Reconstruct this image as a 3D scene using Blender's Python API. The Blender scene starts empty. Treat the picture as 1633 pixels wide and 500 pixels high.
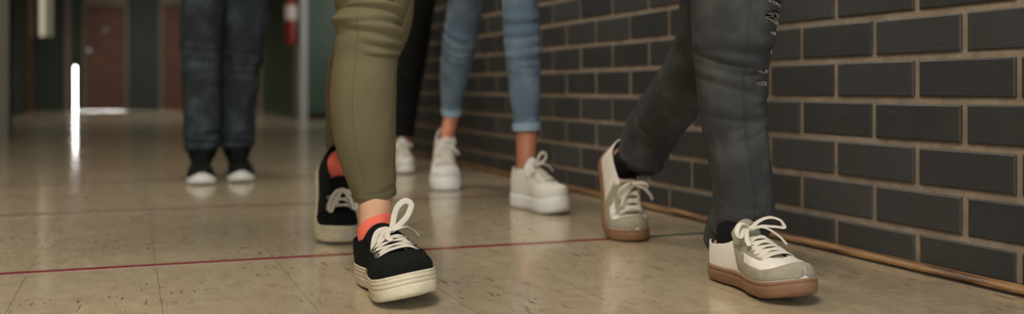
import bpy, bmesh, math, random
from mathutils import Vector, Matrix, noise
random.seed(7)
PI = math.pi
SC = bpy.context.scene
COL = SC.collection

# ------------------------------------------------------------------ camera
CAM_H, F_PX, YAW = 0.35, 1620.0, math.radians(20.57)
SN, CS = math.sin(YAW), math.cos(YAW)
HORIZ = 141.0
def at(px, py, d):
    """world point seen at photo pixel (px,py) at depth d metres in front of the lens"""
    lat = (px - 816.5) / F_PX * d
    return Vector((d*SN + lat*CS, d*CS - lat*SN, CAM_H - (py - HORIZ)/F_PX*d))
cam_d = bpy.data.cameras.new('camera'); cam = bpy.data.objects.new('camera', cam_d); COL.objects.link(cam)
cam.location = (0, 0, CAM_H); cam.rotation_euler = (PI/2, 0, -YAW)
cam_d.sensor_fit = 'HORIZONTAL'; cam_d.sensor_width = 36.0
cam_d.lens = F_PX/1633*36.0
cam_d.shift_y = -(250 - HORIZ)/1633
cam_d.clip_start = 0.05
cam_d.dof.use_dof = True
cam_d.dof.focus_distance = 1.73
cam_d.dof.aperture_fstop = 2.2
SC.camera = cam
SC.view_settings.view_transform = 'Standard'; SC.view_settings.look = 'None'
SC.view_settings.exposure = 0.75; SC.view_settings.gamma = 1.0
SC.view_settings.use_curve_mapping = False

# ------------------------------------------------------------------ materials
def srgb(r, g, b):
    f = lambda c: (c/255/12.92) if c/255 <= .04045 else ((c/255+.055)/1.055)**2.4
    return (f(r), f(g), f(b), 1)
class NT:
    def __init__(s, name):
        s.m = bpy.data.materials.new(name); s.m.use_nodes = True
        s.n = s.m.node_tree.nodes; s.l = s.m.node_tree.links
        s.b = s.n['Principled BSDF']
    def new(s, t, **kw):
        nd = s.n.new(t)
        for k, v in kw.items():
            if k in nd.inputs: nd.inputs[k].default_value = v
            else: setattr(nd, k, v)
        return nd
    def link(s, a, b): s.l.new(a, b)
    def coords(s, scale=(1,1,1), rot=(0,0,0), loc=(0,0,0)):
        tc = s.new('ShaderNodeTexCoord'); mp = s.new('ShaderNodeMapping')
        mp.inputs['Scale'].default_value = scale; mp.inputs['Rotation'].default_value = rot; mp.inputs['Location'].default_value = loc
        s.link(tc.outputs['Object'], mp.inputs['Vector']); return mp.outputs['Vector']
    def noise(s, vec, scale, detail=3, rough=.5):
        nd = s.new('ShaderNodeTexNoise'); nd.inputs['Scale'].default_value = scale
        nd.inputs['Detail'].default_value = detail; nd.inputs['Roughness'].default_value = rough
        s.link(vec, nd.inputs['Vector']); return nd.outputs['Fac']
    def ramp(s, fac, stops):
        r = s.new('ShaderNodeValToRGB'); e = r.color_ramp.elements
        while len(e) < len(stops): e.new(0.5)
        for i, (p, c) in enumerate(stops):
            e[i].position = p; e[i].color = c if len(c) == 4 else (*c, 1)
        s.link(fac, r.inputs['Fac']); return r.outputs['Color']
    def mix(s, fac, a, b, mode='MIX'):
        m = s.new('ShaderNodeMix', data_type='RGBA', blend_type=mode)
        for sock, v in ((m.inputs[0], fac), (m.inputs[6], a), (m.inputs[7], b)):
            if isinstance(v, (int, float)): sock.default_value = v
            elif isinstance(v, tuple): sock.default_value = v
            else: s.link(v, sock)
        return m.outputs[2]
    def math(s, op, a, b=0.0, c=None):
        m = s.new('ShaderNodeMath', operation=op)
        for i, v in enumerate((a, b) if c is None else (a, b, c)):
            if isinstance(v, (int, float)): m.inputs[i].default_value = v
            else: s.link(v, m.inputs[i])
        return m.outputs[0]
    def bump(s, h, strength=.3, dist=.001):
        b = s.new('ShaderNodeBump'); b.inputs['Strength'].default_value = strength; b.inputs['Distance'].default_value = dist
        s.link(h, b.inputs['Height']); s.link(b.outputs[0], s.b.inputs['Normal'])
    def col(s, c):
        if isinstance(c, tuple): s.b.inputs['Base Color'].default_value = c
        else: s.link(c, s.b.inputs['Base Color'])
    def rough(s, r, spec=.5):
        if isinstance(r, (int, float)): s.b.inputs['Roughness'].default_value = r
        else: s.link(r, s.b.inputs['Roughness'])
        s.b.inputs['Specular IOR Level'].default_value = spec

def simple(name, c, rough=.6, spec=.4, var=.12, scale=30, bump=.15, dist=.0006, metal=0):
    t = NT(name); v = t.coords()
    f = t.noise(v, scale, 4)
    lo = tuple(x*(1-var) for x in c[:3])+(1,); hi = tuple(min(1, x*(1+var)) for x in c[:3])+(1,)
    t.col(t.ramp(f, [(.3, lo), (.7, hi)])); t.rough(rough, spec)
    t.b.inputs['Metallic'].default_value = metal
    if bump: t.bump(t.noise(v, scale*8, 2), bump, dist)
    return t.m

def cloth(name, c, c2, scale=900, fade=None, sheen=.0, streak=0.0, rough=.9):
    t = NT(name); v = t.coords()
    big = t.noise(v, 9, 4, .6)
    fine = t.noise(t.coords(scale=(1, 1, .35)), 260, 3, .7)
    base = t.mix(t.math('MULTIPLY_ADD', fine, .6, .2), c, c2)
    base = t.mix(t.math('MULTIPLY', big, .35), base, c2)
    if fade: base = t.mix(t.ramp(t.noise(v, 14, 3), [(.45, (0,0,0)), (.75, (1,1,1))]), base, fade)
    t.col(base); t.rough(rough, .15)
    w = t.new('ShaderNodeTexWave', wave_type='BANDS', bands_direction='DIAGONAL'); w.inputs['Scale'].default_value = scale/3
    t.link(v, w.inputs['Vector'])
    h = t.math('ADD', t.math('MULTIPLY', w.outputs['Fac'], .5), t.noise(v, 120, 3))
    t.bump(h, .35, .0012)
    t.b.inputs['Sheen Weight'].default_value = sheen
    return t.m

M = {}
M['olive'] = cloth('olive_twill', srgb(116,107,80), srgb(100,93,70))
M['olive_seam'] = cloth('olive_hem', srgb(112,106,80), srgb(92,86,64))
M['darkjean'] = cloth('dark_blue_denim', srgb(58,66,71), srgb(44,51,55), fade=srgb(80,90,97))
M['bluejean'] = cloth('light_blue_denim', srgb(110,130,150), srgb(88,108,128), fade=srgb(132,150,166))
M['bluecuff'] = cloth('pale_denim_cuff', srgb(160,182,198), srgb(128,152,174))
M['blackcloth'] = cloth('black_leggings_cloth', srgb(30,30,30), srgb(22,22,23))
M['blackjean'] = cloth('washed_black_denim', srgb(66,66,66), srgb(50,51,52), fade=srgb(80,80,79))
M['blacksock'] = cloth('black_sock_knit', srgb(24,24,26), srgb(16,16,18))
M['thread'] = simple('frayed_thread', srgb(158,142,128), .9)
M['orange'] = cloth('coral_sock_knit', srgb(238,122,102), srgb(228,104,86), rough=.9)
def skin(name, c, c2):
    t = NT(name); v = t.coords()
    t.col(t.ramp(t.noise(v, 22, 4), [(.3, c), (.75, c2)])); t.rough(.5, .35)
    t.b.inputs['Subsurface Weight'].default_value = .15
    t.b.inputs['Subsurface Scale'].default_value = .01
    t.b.inputs['Subsurface Radius'].default_value = (1, .35, .2)
    t.bump(t.noise(v, 500, 3), .2, .0004); return t.m
M['skin'] = skin('skin_light', srgb(206,162,134), srgb(190,144,116))
M['skin_tan'] = skin('skin_tan', srgb(186,124,94), srgb(168,106,80))
M['canvas'] = cloth('black_canvas', srgb(26,29,29), srgb(18,20,20), 1500)
M['tongue'] = cloth('black_tongue_canvas', srgb(24,26,26), srgb(17,19,19), 1500)
def dirty_rubber(name, c, dirt):
    t = NT(name); v = t.coords(scale=(1,1,2.5))
    f = t.ramp(t.noise(v, 35, 6, .7), [(.42, (0,0,0)), (.72, (1,1,1))])
    t.col(t.mix(t.math('MULTIPLY', f, .55), c, dirt)); t.rough(.55, .4)
    t.bump(t.noise(v, 260, 3), .25, .0006); return t.m
M['rubber'] = dirty_rubber('worn_cream_rubber', srgb(222,212,188), srgb(170,152,120))
M['lace'] = cloth('off_white_lace', srgb(232,226,214), srgb(206,196,180), 2200)
M['metal'] = simple('eyelet_metal', srgb(170,168,160), .3, .6, .05, 30, 0, metal=.9)
M['whiteleather'] = simple('white_leather', srgb(226,220,210), .5, .4, .05, 40, .2)
M['grey_suede'] = simple('grey_suede', srgb(152,146,128), .95, .1, .12, 60, .5)
M['gum'] = dirty_rubber('gum_rubber', srgb(136,100,74), srgb(104,74,52))
M['whiterubber'] = simple('white_rubber', srgb(228,228,226), .5, .4, .04, 20, .1)
M['whitecanvas'] = cloth('white_canvas', srgb(230,228,222), srgb(214,210,202), 1500)
M['knit'] = cloth('black_knit', srgb(30,32,32), srgb(20,22,22), 1500)

# floor: 9 inch glossy vinyl tiles
t = NT('vinyl_tiles'); v = t.coords()
sep = t.new('ShaderNodeSeparateXYZ'); t.link(v, sep.inputs[0])
def seam(coord, off, pitch, width):
    a = t.math('DIVIDE', t.math('SUBTRACT', coord, off), pitch)
    f = t.math('ABSOLUTE', t.math('SUBTRACT', t.math('FRACT', t.math('ADD', a, 0.5)), .5))
    return t.math('LESS_THAN', f, width/pitch/2)
sx = seam(sep.outputs[0], -.183, .2297, .0013); sy = seam(sep.outputs[1], 2.305, .2297, .0010)
cells = t.new('ShaderNodeCombineXYZ')
for i, (c, o) in enumerate(((0, -.183), (1, 2.305))):
    t.link(t.math('FLOOR', t.math('DIVIDE', t.math('SUBTRACT', sep.outputs[c], o), .2297)), cells.inputs[i])
wn = t.new('ShaderNodeTexWhiteNoise'); t.link(cells.outputs[0], wn.inputs['Vector'])
mott = t.noise(t.coords(scale=(2.2, 1, 1)), 14, 6, .65)
big = t.noise(v, 1.7, 3)
c = t.ramp(mott, [(.3, srgb(172,158,130)), (.5, srgb(186,172,144)), (.72, srgb(200,187,160))])
c = t.mix(t.math('MULTIPLY', wn.outputs['Value'], .16), c, srgb(136,119,94))
c = t.mix(t.math('MULTIPLY', big, .25), c, srgb(146,126,96))
# marbled cross grain streaks
st = t.ramp(t.noise(t.coords(scale=(5, 60, 1)), 1.0, 4, .6), [(.52, (0,0,0)), (.7, (1,1,1))])
c = t.mix(t.math('MULTIPLY', st, .18), c, srgb(120,98,70))
# scuffs, long in the walking direction
s1 = t.ramp(t.noise(t.coords(scale=(95, 15, 1)), 1.0, 2, .5), [(.63, (0,0,0)), (.685, (1,1,1))])
s1m = t.ramp(t.noise(v, 2.6, 2), [(.42, (0,0,0)), (.6, (1,1,1))])
s2 = t.ramp(t.noise(t.coords(scale=(210, 40, 1), loc=(3,8,0)), 1.0, 2, .5), [(.635, (0,0,0)), (.69, (1,1,1))])
scf = t.math('MAXIMUM', t.math('MULTIPLY', s1, s1m), t.math('MULTIPLY', s2, .6))
c = t.mix(t.math('MULTIPLY', scf, .85), c, srgb(104,66,42))
c = t.mix(t.math('MULTIPLY', t.math('MAXIMUM', sx, t.math('MULTIPLY', sy, .45)), .65), c, srgb(70,58,44))
t.col(c)
t.rough(t.math('MULTIPLY_ADD', t.noise(v, 3.5, 4), .14, .20), .6)
t.b.inputs['Coat Weight'].default_value = .5; t.b.inputs['Coat Roughness'].default_value = .09; t.b.inputs['Coat IOR'].default_value = 1.55
t.bump(t.math('ADD', t.noise(v, 6, 2), t.math('MULTIPLY', t.noise(v, 90, 3), .06)), .25, .004)
M['floor'] = t.m
M['redline'] = dirty_rubber('red_vinyl_strip', srgb(128,44,48), srgb(112,50,46)); 
M['brownline'] = dirty_rubber('faded_red_vinyl_strip', srgb(128,86,74), srgb(124,98,80))
M['greenline'] = dirty_rubber('dark_green_vinyl_strip', srgb(58,74,60), srgb(70,74,58))
for k in ('redline', 'brownline', 'greenline'):
    M[k].node_tree.nodes['Principled BSDF'].inputs['Roughness'].default_value = .22

# bricks
t = NT('glazed_slate_brick'); v = t.coords()
a = t.new('ShaderNodeVertexColor', layer_name='tone')
f = t.noise(v, 7, 4, .6)
c = t.mix(a.outputs['Color'], srgb(52,53,55), srgb(68,69,70))
c = t.mix(t.ramp(f, [(.45, (0,0,0)), (.8, (1,1,1))]), c, srgb(62,59,55))
sp = t.ramp(t.noise(t.coords(scale=(1,30,140)), 1.0, 3), [(.66,(0,0,0)), (.78,(1,1,1))])
c = t.mix(t.math('MULTIPLY', sp, .3), c, srgb(100,98,92))
t.col(c); t.rough(t.math('MULTIPLY_ADD', t.noise(v, 12, 3), .25, .3), .5)
t.bump(t.math('ADD', t.noise(v, 60, 5, .7), t.noise(t.coords(scale=(1,8,60)), 3, 3)), .5, .0015)
M['brick'] = t.m
M['mortar'] = simple('sandy_mortar', srgb(142,128,112), .95, .1, .18, 25, .8, .002)
t = NT('varnished_wood'); v = t.coords(scale=(14, 1.1, 14))
g = t.noise(v, 6, 5, .6)
t.col(t.ramp(g, [(.35, srgb(70,48,28)), (.5, srgb(138,102,64)), (.68, srgb(168,132,88))])); t.rough(.35, .5); t.bump(g, .2, .001)
M['wood'] = t.m
M['gap'] = simple('dark_joint_filler', srgb(34,26,20), .9)
M['plaster'] = simple('grey_plaster', srgb(188,186,176), .8, .2, .05, 4, .2)
M['plaster_dark'] = simple('dark_green_plaster', srgb(40,50,44), .7, .3, .1, 3, .2)
M['greenpaint'] = simple('green_gloss_paint', srgb(52,72,58), .45, .4, .12, 2, .1)
M['browndoor'] = simple('red_brown_door', srgb(112,76,58), .5, .4, .15, 5, .1)
M['greypaint'] = simple('grey_green_panel', srgb(66,74,66), .6, .3, .08, 3, .1)
M['frame'] = simple('taupe_frame_paint', srgb(138,128,114), .6, .3, .06, 4, .1)
M['post'] = simple('pale_post_paint', srgb(172,174,170), .5, .3, .05, 4, .1)
M['ceil'] = simple('ceiling_white', srgb(190,186,176), .9, .1, .03, 4, .1)
M['red'] = simple('red_enamel', srgb(140,38,30), .35, .5, .05, 5, .0)
M['label'] = simple('white_label', srgb(226,214,208), .6, .3, .03, 5, .0)
M['black'] = simple('black_plastic', srgb(22,22,22), .5, .4, .05, 5, .0)
M['knob'] = simple('satin_steel', srgb(190,190,190), .35, .6, .03, 5, 0, metal=.6)
def emit(name, c, s):
    m = bpy.data.materials.new(name); m.use_nodes = True; n = m.node_tree.nodes
    n.remove(n['Principled BSDF']); e = n.new('ShaderNodeEmission'); e.inputs[0].default_value = c; e.inputs[1].default_value = s
    nz = n.new('ShaderNodeTexNoise'); nz.inputs['Scale'].default_value = .8
    mx = n.new('ShaderNodeMix'); mx.data_type = 'RGBA'; mx.inputs[6].default_value = c
    mx.inputs[7].default_value = tuple(x*.85 for x in c[:3])+(1,)
    m.node_tree.links.new(nz.outputs['Fac'], mx.inputs[0]); m.node_tree.links.new(mx.outputs[2], e.inputs[0])
    m.node_tree.links.new(e.outputs[0], n['Material Output'].inputs[0]); return m
M['daylight'] = emit('daylight_outside', (1, .97, .9, 1), 22)
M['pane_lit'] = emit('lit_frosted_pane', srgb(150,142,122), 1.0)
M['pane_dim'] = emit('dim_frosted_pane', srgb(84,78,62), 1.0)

# ------------------------------------------------------------------ mesh helpers
def finish(name, me, mat, parent=None, smooth=True, kind=None, label=None, cat=None, group=None, root=None):
    mats = mat if isinstance(mat, (list, tuple)) else [mat]
    for m in mats: me.materials.append(m)
    if smooth:
        for p in me.polygons: p.use_smooth = True
    o = bpy.data.objects.new(name, me); COL.objects.link(o)
    if parent:
        o.parent = parent
        # vertices are made in world space: undo the whole parent chain
        w = Vector((0, 0, 0)); p = parent
        while p: w += p.location; p = p.parent
        for vtx in me.vertices: vtx.co -= w
    if kind: o['kind'] = kind
    if label: o['label'] = label
    if cat: o['category'] = cat
    if group: o['group'] = group
    return o
def from_bm(name, bm, mat, parent=None, smooth=False, **kw):
    me = bpy.data.meshes.new(name); bmesh.ops.recalc_face_normals(bm, faces=bm.faces); bm.to_mesh(me); bm.free()
    return finish(name, me, mat, parent, smooth, **kw)
def box(bm, x0, x1, y0, y1, z0, z1):
    vs = [bm.verts.new((x, y, z)) for x in (x0, x1) for y in (y0, y1) for z in (z0, z1)]
    for f in ((0,1,3,2), (4,6,7,5), (0,4,5,1), (2,3,7,6), (0,2,6,4), (1,5,7,3)): bm.faces.new([vs[i] for i in f])
def boxes(name, lst, mat, parent=None, bevel=0, **kw):
    bm = bmesh.new()
    for b in lst: box(bm, *b)
    if bevel: bmesh.ops.bevel(bm, geom=bm.edges[:], offset=bevel, segments=2, affect='EDGES')
    return from_bm(name, bm, mat, parent, **kw)
def grid_mesh(rows, close_u=False, cap=False):
    """rows: list of equally long lists of Vector"""
    bm = bmesh.new(); V = [[bm.verts.new(p) for p in r] for r in rows]; n = len(rows[0])
    for i in range(len(rows)-1):
        for j in range(n if close_u else n-1):
            k = (j+1) % n
            bm.faces.new((V[i][j], V[i][k], V[i+1][k], V[i+1][j]))
    if cap and close_u:
        for r in (V[0], V[-1]):
            c = bm.verts.new(sum((q.co for q in r), Vector())/n)
            for j in range(n): bm.faces.new((r[j], r[(j+1) % n], c))
    return bm
def lerp_tab(tab, x):
    if x <= tab[0][0]: return tab[0][1]
    for (a, va), (b, vb) in zip(tab, tab[1:]):
        if x <= b:
            f = (x-a)/(b-a); f = f*f*(3-2*f)*.5 + f*.5
            return va+(vb-va)*f
    return tab[-1][1]
def crom(pts, n):
    """Catmull-Rom resample of a list of equally sized tuples/vectors"""
    P = [tuple(p) for p in pts]; P = [tuple(2*a-b for a, b in zip(P[0], P[1]))]+P+[tuple(2*a-b for a, b in zip(P[-1], P[-2]))]
    out = []; m = len(P)-3
    for i in range(n+1):
        u = i/n*m; k = min(int(u), m-1); f = u-k
        a, b, c, d = P[k:k+4]
        out.append(tuple(.5*(2*B+(C-A)*f+(2*A-5*B+4*C-D)*f*f+(-A+3*B-3*C+D)*f**3) for A, B, C, D in zip(a, b, c, d)))
    return out
def sweep(bm, pts, nrm, w, h, closed=False, sides=8):
    """ribbon of width w, thickness h along pts; nrm: list of normals"""
    rings = []
    n = len(pts)
    for i, p in enumerate(pts):
        tg = (pts[min(i+1, n-1)]-pts[max(i-1, 0)])
        if tg.length < 1e-9: tg = Vector((0, 0, 1))
        tg.normalize(); nn = nrm[i]-tg*nrm[i].dot(tg)
        if nn.length < 1e-6: nn = tg.orthogonal()
        nn.normalize(); bb = tg.cross(nn)
        r = []
        for k in range(sides):
            a = 2*PI*k/sides; ca, sa = math.cos(a), math.sin(a)
            r.append(bm.verts.new(p+bb*(w/2*math.copysign(abs(ca)**.7, ca))+nn*(h/2*math.copysign(abs(sa)**.7, sa))))
        rings.append(r)
    for a, b in zip(rings, rings[1:]):
        for k in range(sides): bm.faces.new((a[k], a[(k+1) % sides], b[(k+1) % sides], b[k]))
    for r in (rings[0], rings[-1]): bm.faces.new(r)
def empty(name, loc, label, cat, group=None):
    o = bpy.data.objects.new(name, None); COL.objects.link(o); o.location = loc; o.empty_display_size = .1
    o['label'] = label; o['category'] = cat
    if group: o['group'] = group
    return o

# ------------------------------------------------------------------ shoe
MED = [(0,.028), (.1,.032), (.22,.032), (.38,.029), (.5,.032), (.66,.042), (.78,.044), (.88,.042), (1,.038)]
LAT = [(0,.028), (.1,.033), (.22,.035), (.38,.038), (.5,.043), (.64,.048), (.78,.046), (.88,.041), (1,.036)]
HTAB = [(0,.098), (.12,.100), (.24,.100), (.34,.090), (.42,.078), (.5,.067), (.6,.055), (.7,.046), (.8,.040), (.9,.035), (.965,.030), (1,.020)]
VC = [(0,.55), (.06,.56), (.14,.59), (.25,.55), (.34,.45), (.40,.36), (.5,.29), (.6,.25), (.68,.23), (.745,.17), (.775,0.0), (1,0.0)]
class Shoe:
    def __init__(s, side, L=.27, T=.03, Tt=None, W=1.0, H=1.0, toe=(0,0), heading=0, pitch=0, roll=0, bend=0, col=0, z=0, spring=.008, up=.003, lift=0):
        s.side, s.L, s.T, s.W, s.H, s.th, s.spring, s.up, s.col = side, L, T, W, H, bend, spring, up, col
        s.Tt = Tt or T
        hx, hy = math.sin(heading), -math.cos(heading)     # heading 0 walks to -Y, positive turns to +X
        s.R = Matrix(((hy, hx, 0), (-hx, hy, 0), (0, 0, 1)))
        s.R = s.R @ Matrix.Rotation(pitch, 3, 'X') @ Matrix.Rotation(roll, 3, 'Y')
        s.o = Vector((0, 0, 0)); ref = s.loc(Vector((0, L, 0)))
        s.o = Vector((toe[0], toe[1], 0))-ref; s.o.z = 0
        zs = [s.loc(Vector((x, y*L, s.bot(y)))).z for y in [i/40 for i in range(41)] for x in (-.04, .04)]
        s.o.z = -min(zs)+z
    def bot(s, t):
        b = 0
        if t > .72: b += s.spring*((t-.72)/.28)**2
        if t < .12: b += .003*((.12-t)/.12)**2
        return b
    def loc(s, p):
        x, y, z = p
        if s.th > 0:
            y0 = .74*s.L+.035; sd = y0-y; Lb = .07
            if sd > 0:
                R = Lb/s.th; a = s.th*min(1, sd/Lb)
                yy = y0-R*math.sin(a); zz = R*(1-math.cos(a))
                e = max(0, sd-Lb); yy -= e*math.cos(a); zz += e*math.sin(a)
                y, z = yy+math.sin(a)*z, zz+math.cos(a)*z
        return s.R @ Vector((x, y, z))+s.o
    def rnd(s, t):
        r = 1.0
        if t < .13: r *= max(0, 1-((.13-t)/.13)**2.3)**(1/2.3)
        if t > .78: r *= max(0, 1-((t-.78)/.22)**2.5)**(1/2.1)
        return r
    def half(s, t, sgn):
        tab = MED if sgn*s.side > 0 else LAT
        return lerp_tab(tab, t)*s.rnd(t)*s.W*(s.L/.27)
    def pl(s, t, v, off=0, ins=None):
        """point on the upper, before the bend"""
        ins = s.up if ins is None else ins
        n = 2.45
        sg = 1 if v >= 0 else -1
        w = max(0, s.half(t, sg)-ins*min(1, s.rnd(t)*1.2))
        te = ins/s.L + t*(1-2*ins/s.L)
        ph = abs(v)*PI/2
        H = lerp_tab(HTAB, t)*s.H
        sx = math.sin(ph)**(2/n) if ph > 0 else 0; cz = max(0, math.cos(ph))**(2/n)
        return Vector((sg*w*sx, te*s.L, s.bot(t)+s.thick(t)+H*cz))
    def thick(s, t): return s.T+(s.Tt-s.T)*t
    def P(s, t, v, off=0, ins=None):
        p = s.pl(t, v, 0, ins)
        if off:
            e = .006
            t0, t1 = max(.004, t-e), min(.996, t+e)
            du = s.pl(t1, v, 0, ins)-s.pl(t0, v, 0, ins)
            v0, v1 = v-.02, v+.02
            dv = s.pl(t, min(1, v1), 0, ins)-s.pl(t, max(-1, v0), 0, ins)
            n = dv.cross(du)
            if n.length > 1e-12:
                n.normalize()
                c = Vector((0, min(max(p.y, .05), s.L*.8), s.T+.01))
                if n.dot(p-c) < 0: n = -n
                p = p+n*off
        return s.loc(p)
    def N(s, t, v):
        a, b = s.P(t, v, 0), s.P(t, v, .004); n = b-a
        return n.normalized() if n.length > 1e-9 else Vector((0, 0, 1))
    def ts(s, n, a=0.0, b=1.0):
        out = []
        for i in range(n+1):
            u = i/n; u = .5-.5*math.cos(PI*u); out.append(a+(b-a)*u)
        return out
    def outline(s, n=72):
        pts = []
        for i in range(n+1): t = .5-.5*math.cos(PI*i/n); pts.append((s.half(t, 1), t))
        for i in range(n-1, 0, -1): t = .5-.5*math.cos(PI*i/n); pts.append((-s.half(t, -1), t))
        return pts
    def sole(s, name, prof, mat, parent, slope=0):
        out = s.outline(); n = len(out)
        P2 = [Vector((x, t*s.L)) for x, t in out]; nr = []
        for i in range(n):
            d = P2[(i+1) % n]-P2[i-1]; q = Vector((d.y, -d.x)); q = q.normalized() if q.length > 0 else Vector((0, 0))
            c = P2[i]-Vector((0, min(max(P2[i].y, .06), s.L-.07)))
            if q.dot(c) < 0: q = -q
            nr.append(q)
        rows = []
        for zf, off in prof:
            r = []
            for i in range(n):
                q = P2[i]+nr[i]*off; t = out[i][1]
                r.append(s.loc(Vector((q.x, q.y, s.bot(t)+s.thick(t)*zf))))
            rows.append(r)
        # caps: extra shrinking rings
        def shrink(row, zf, k):
            r = []
            for i in range(n):
                t = out[i][1]; y = s.L*.5+(P2[i].y-s.L*.5)*(1-(1-k)*.25); x = P2[i].x*k
                tt = y/s.L; r.append(s.loc(Vector((x, y, s.bot(tt)+s.thick(tt)*zf))))
            return r
        rows = [shrink(None, prof[0][0], k) for k in (.02, .35, .7)]+rows+[shrink(None, prof[-1][0], k) for k in (.7, .35, .02)]
        bm = grid_mesh(rows, close_u=True, cap=True)
        return from_bm(name, bm, mat, parent, smooth=True)
    def upper(s, name, mat, parent, thick=.0028):
        bm = bmesh.new(); T = s.ts(90); K = 26; cols = {}
        for sg in (1, -1):
            prev = None
            for i, t in enumerate(T):
                vc = lerp_tab(VC, t)+s.col*max(0, min(1, (.44-t)/.12))
                c = []
                for k in range(K+1):
                    v = sg*(1.0+(vc-1.0)*k/K)
                    p = s.P(t, v)
                    if k == 0: p = s.loc(s.pl(t, v)+Vector((0, 0, -.004)))
                    c.append(bm.verts.new(p))
                if prev:
                    for k in range(K): bm.faces.new((prev[k], prev[k+1], c[k+1], c[k]))
                prev = c
        bmesh.ops.remove_doubles(bm, verts=bm.verts, dist=.00035)
        o = from_bm(name, bm, mat, parent, smooth=True)
        md = o.modifiers.new('thickness', 'SOLIDIFY'); md.thickness = thick; md.offset = 0
        return o
    def patch(s, name, A, B, mat, parent, off=.0015, th=.002, n=40, m=14):
        """ruled patch between two (t,v) polylines"""
        a, b = crom(A, n), crom(B, n); rows = []
        for i in range(n+1):
            rows.append([s.P(min(1, max(0, a[i][0]+(b[i][0]-a[i][0])*j/m)), max(-1, min(1, a[i][1]+(b[i][1]-a[i][1])*j/m)), off) for j in range(m+1)])
        o = from_bm(name, grid_mesh(rows), mat, parent, smooth=True)
        md = o.modifiers.new('thickness', 'SOLIDIFY'); md.thickness = th; md.offset = 0
        return o
    def tongue(s, name, mat, parent, top=.028, w=.026):
        rows = []; pr = None
        for i in range(25):
            u = i/24; t = .74-(.74-.40)*min(1, u/.75)
            e = max(0, (u-.75)/.25)
            row = []
            for j in range(13):
                x = -1+2*j/12
                hw = s.W*(.012+(w-.012)*min(1, u*1.3))
                wt = s.half(t, 1)
                c = s.pl(t, 0); drop = (abs(x)*hw/wt)**2.2*lerp_tab(HTAB, t)*s.H*.45
                p = Vector((x*hw, c.y, c.z-.0035-drop))
                if e: p += Vector((0, -.45*top*e, top*e*(1-.15*x*x)))
                row.append(s.loc(p))
            rows.append(row)
        o = from_bm(name, grid_mesh(rows), mat, parent, smooth=True)
        md = o.modifiers.new('thickness', 'SOLIDIFY'); md.thickness = .005; md.offset = 0
        return o
    def lacing(s, parent, mat, rows, ve, w=.007, h=.0018, lift=.0035, over=.05, straight=False):
        bm = bmesh.new(); n = 14
        for r in range(len(rows)):
            for sg in ((1, -1) if not straight else (1,)):
                t0 = rows[r]; t1 = rows[r+1] if r+1 < len(rows) else t0
                if r+1 == len(rows) and sg < 0: continue
                if straight: t1 = t0
                pts, nr = [], []
                for i in range(n+1):
                    u = i/n; vv = sg*(-ve+2*ve*u); tt = t0+(t1-t0)*u
                    o = .0012+lift*math.sin(PI*u)**.7+(0.0012*math.sin(2*PI*u)*sg)
                    pts.append(s.P(tt, vv, o)); nr.append(s.N(tt, vv*.9))
                sweep(bm, pts, nr, w, h)
        return from_bm('lace', bm, mat, parent, smooth=True)
    def eyelets(s, parent, mat, rows, ve, r=.0035):
        for sg in (1, -1):
            bm = bmesh.new()
            for t in rows:
                c = s.P(t, sg*(ve+.02), .0028); nn = s.N(t, sg*ve); a = nn.orthogonal().normalized(); b = nn.cross(a)
                pts = [c+a*r*math.cos(k*PI/8)+b*r*math.sin(k*PI/8) for k in range(17)]
                sweep(bm, pts, [nn]*17, .0016, .0014, sides=6)
            from_bm('eyelet_row', bm, mat, parent, smooth=True)
    def loops(s, parent, mat, loops, w=.007, h=.0016, base=(.44, 0), off=.010, name='lace_bow'):
        """bow loops given as offsets (x,y,z) in shoe axes from the knot"""
        bm = bmesh.new(); k = s.P(base[0], base[1], off)
        fr = s.R
        a = Matrix.Rotation(0, 3, 'X')
        if s.th > 0: a = Matrix.Rotation(-s.th, 3, 'X')
        for lp, nrm in loops:
            pts = [k+fr @ (a @ Vector(q)) for q in crom(lp, 10*len(lp))]
            nv = fr @ (a @ Vector(nrm)); sweep(bm, pts, [nv]*len(pts), w, h)
        # knot: a small wrapped lump
        m = bmesh.ops.create_icosphere(bm, subdivisions=2, radius=.0065)
        for v in m['verts']:
            q = Vector((v.co.x*1.15, v.co.y*.9, v.co.z*.8)); q *= 1+.12*math.sin(v.co.x*900)
            v.co = k+fr @ (a @ q)
        return from_bm(name, bm, mat, parent, smooth=True)
    def stitch(s, parent, mat, tv, w=.0016, h=.0012):
        q = crom(tv, 40); bm = bmesh.new()
        sweep(bm, [s.P(a, b, .0026) for a, b in q], [s.N(a, b) for a, b in q], w, h, sides=5)
        return from_bm('stitch_seam', bm, mat, parent, smooth=True)
    def ankle(s, dz=.0): return s.loc(Vector((0, .062*s.L/.27, s.T+.075*s.H+dz)))

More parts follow.
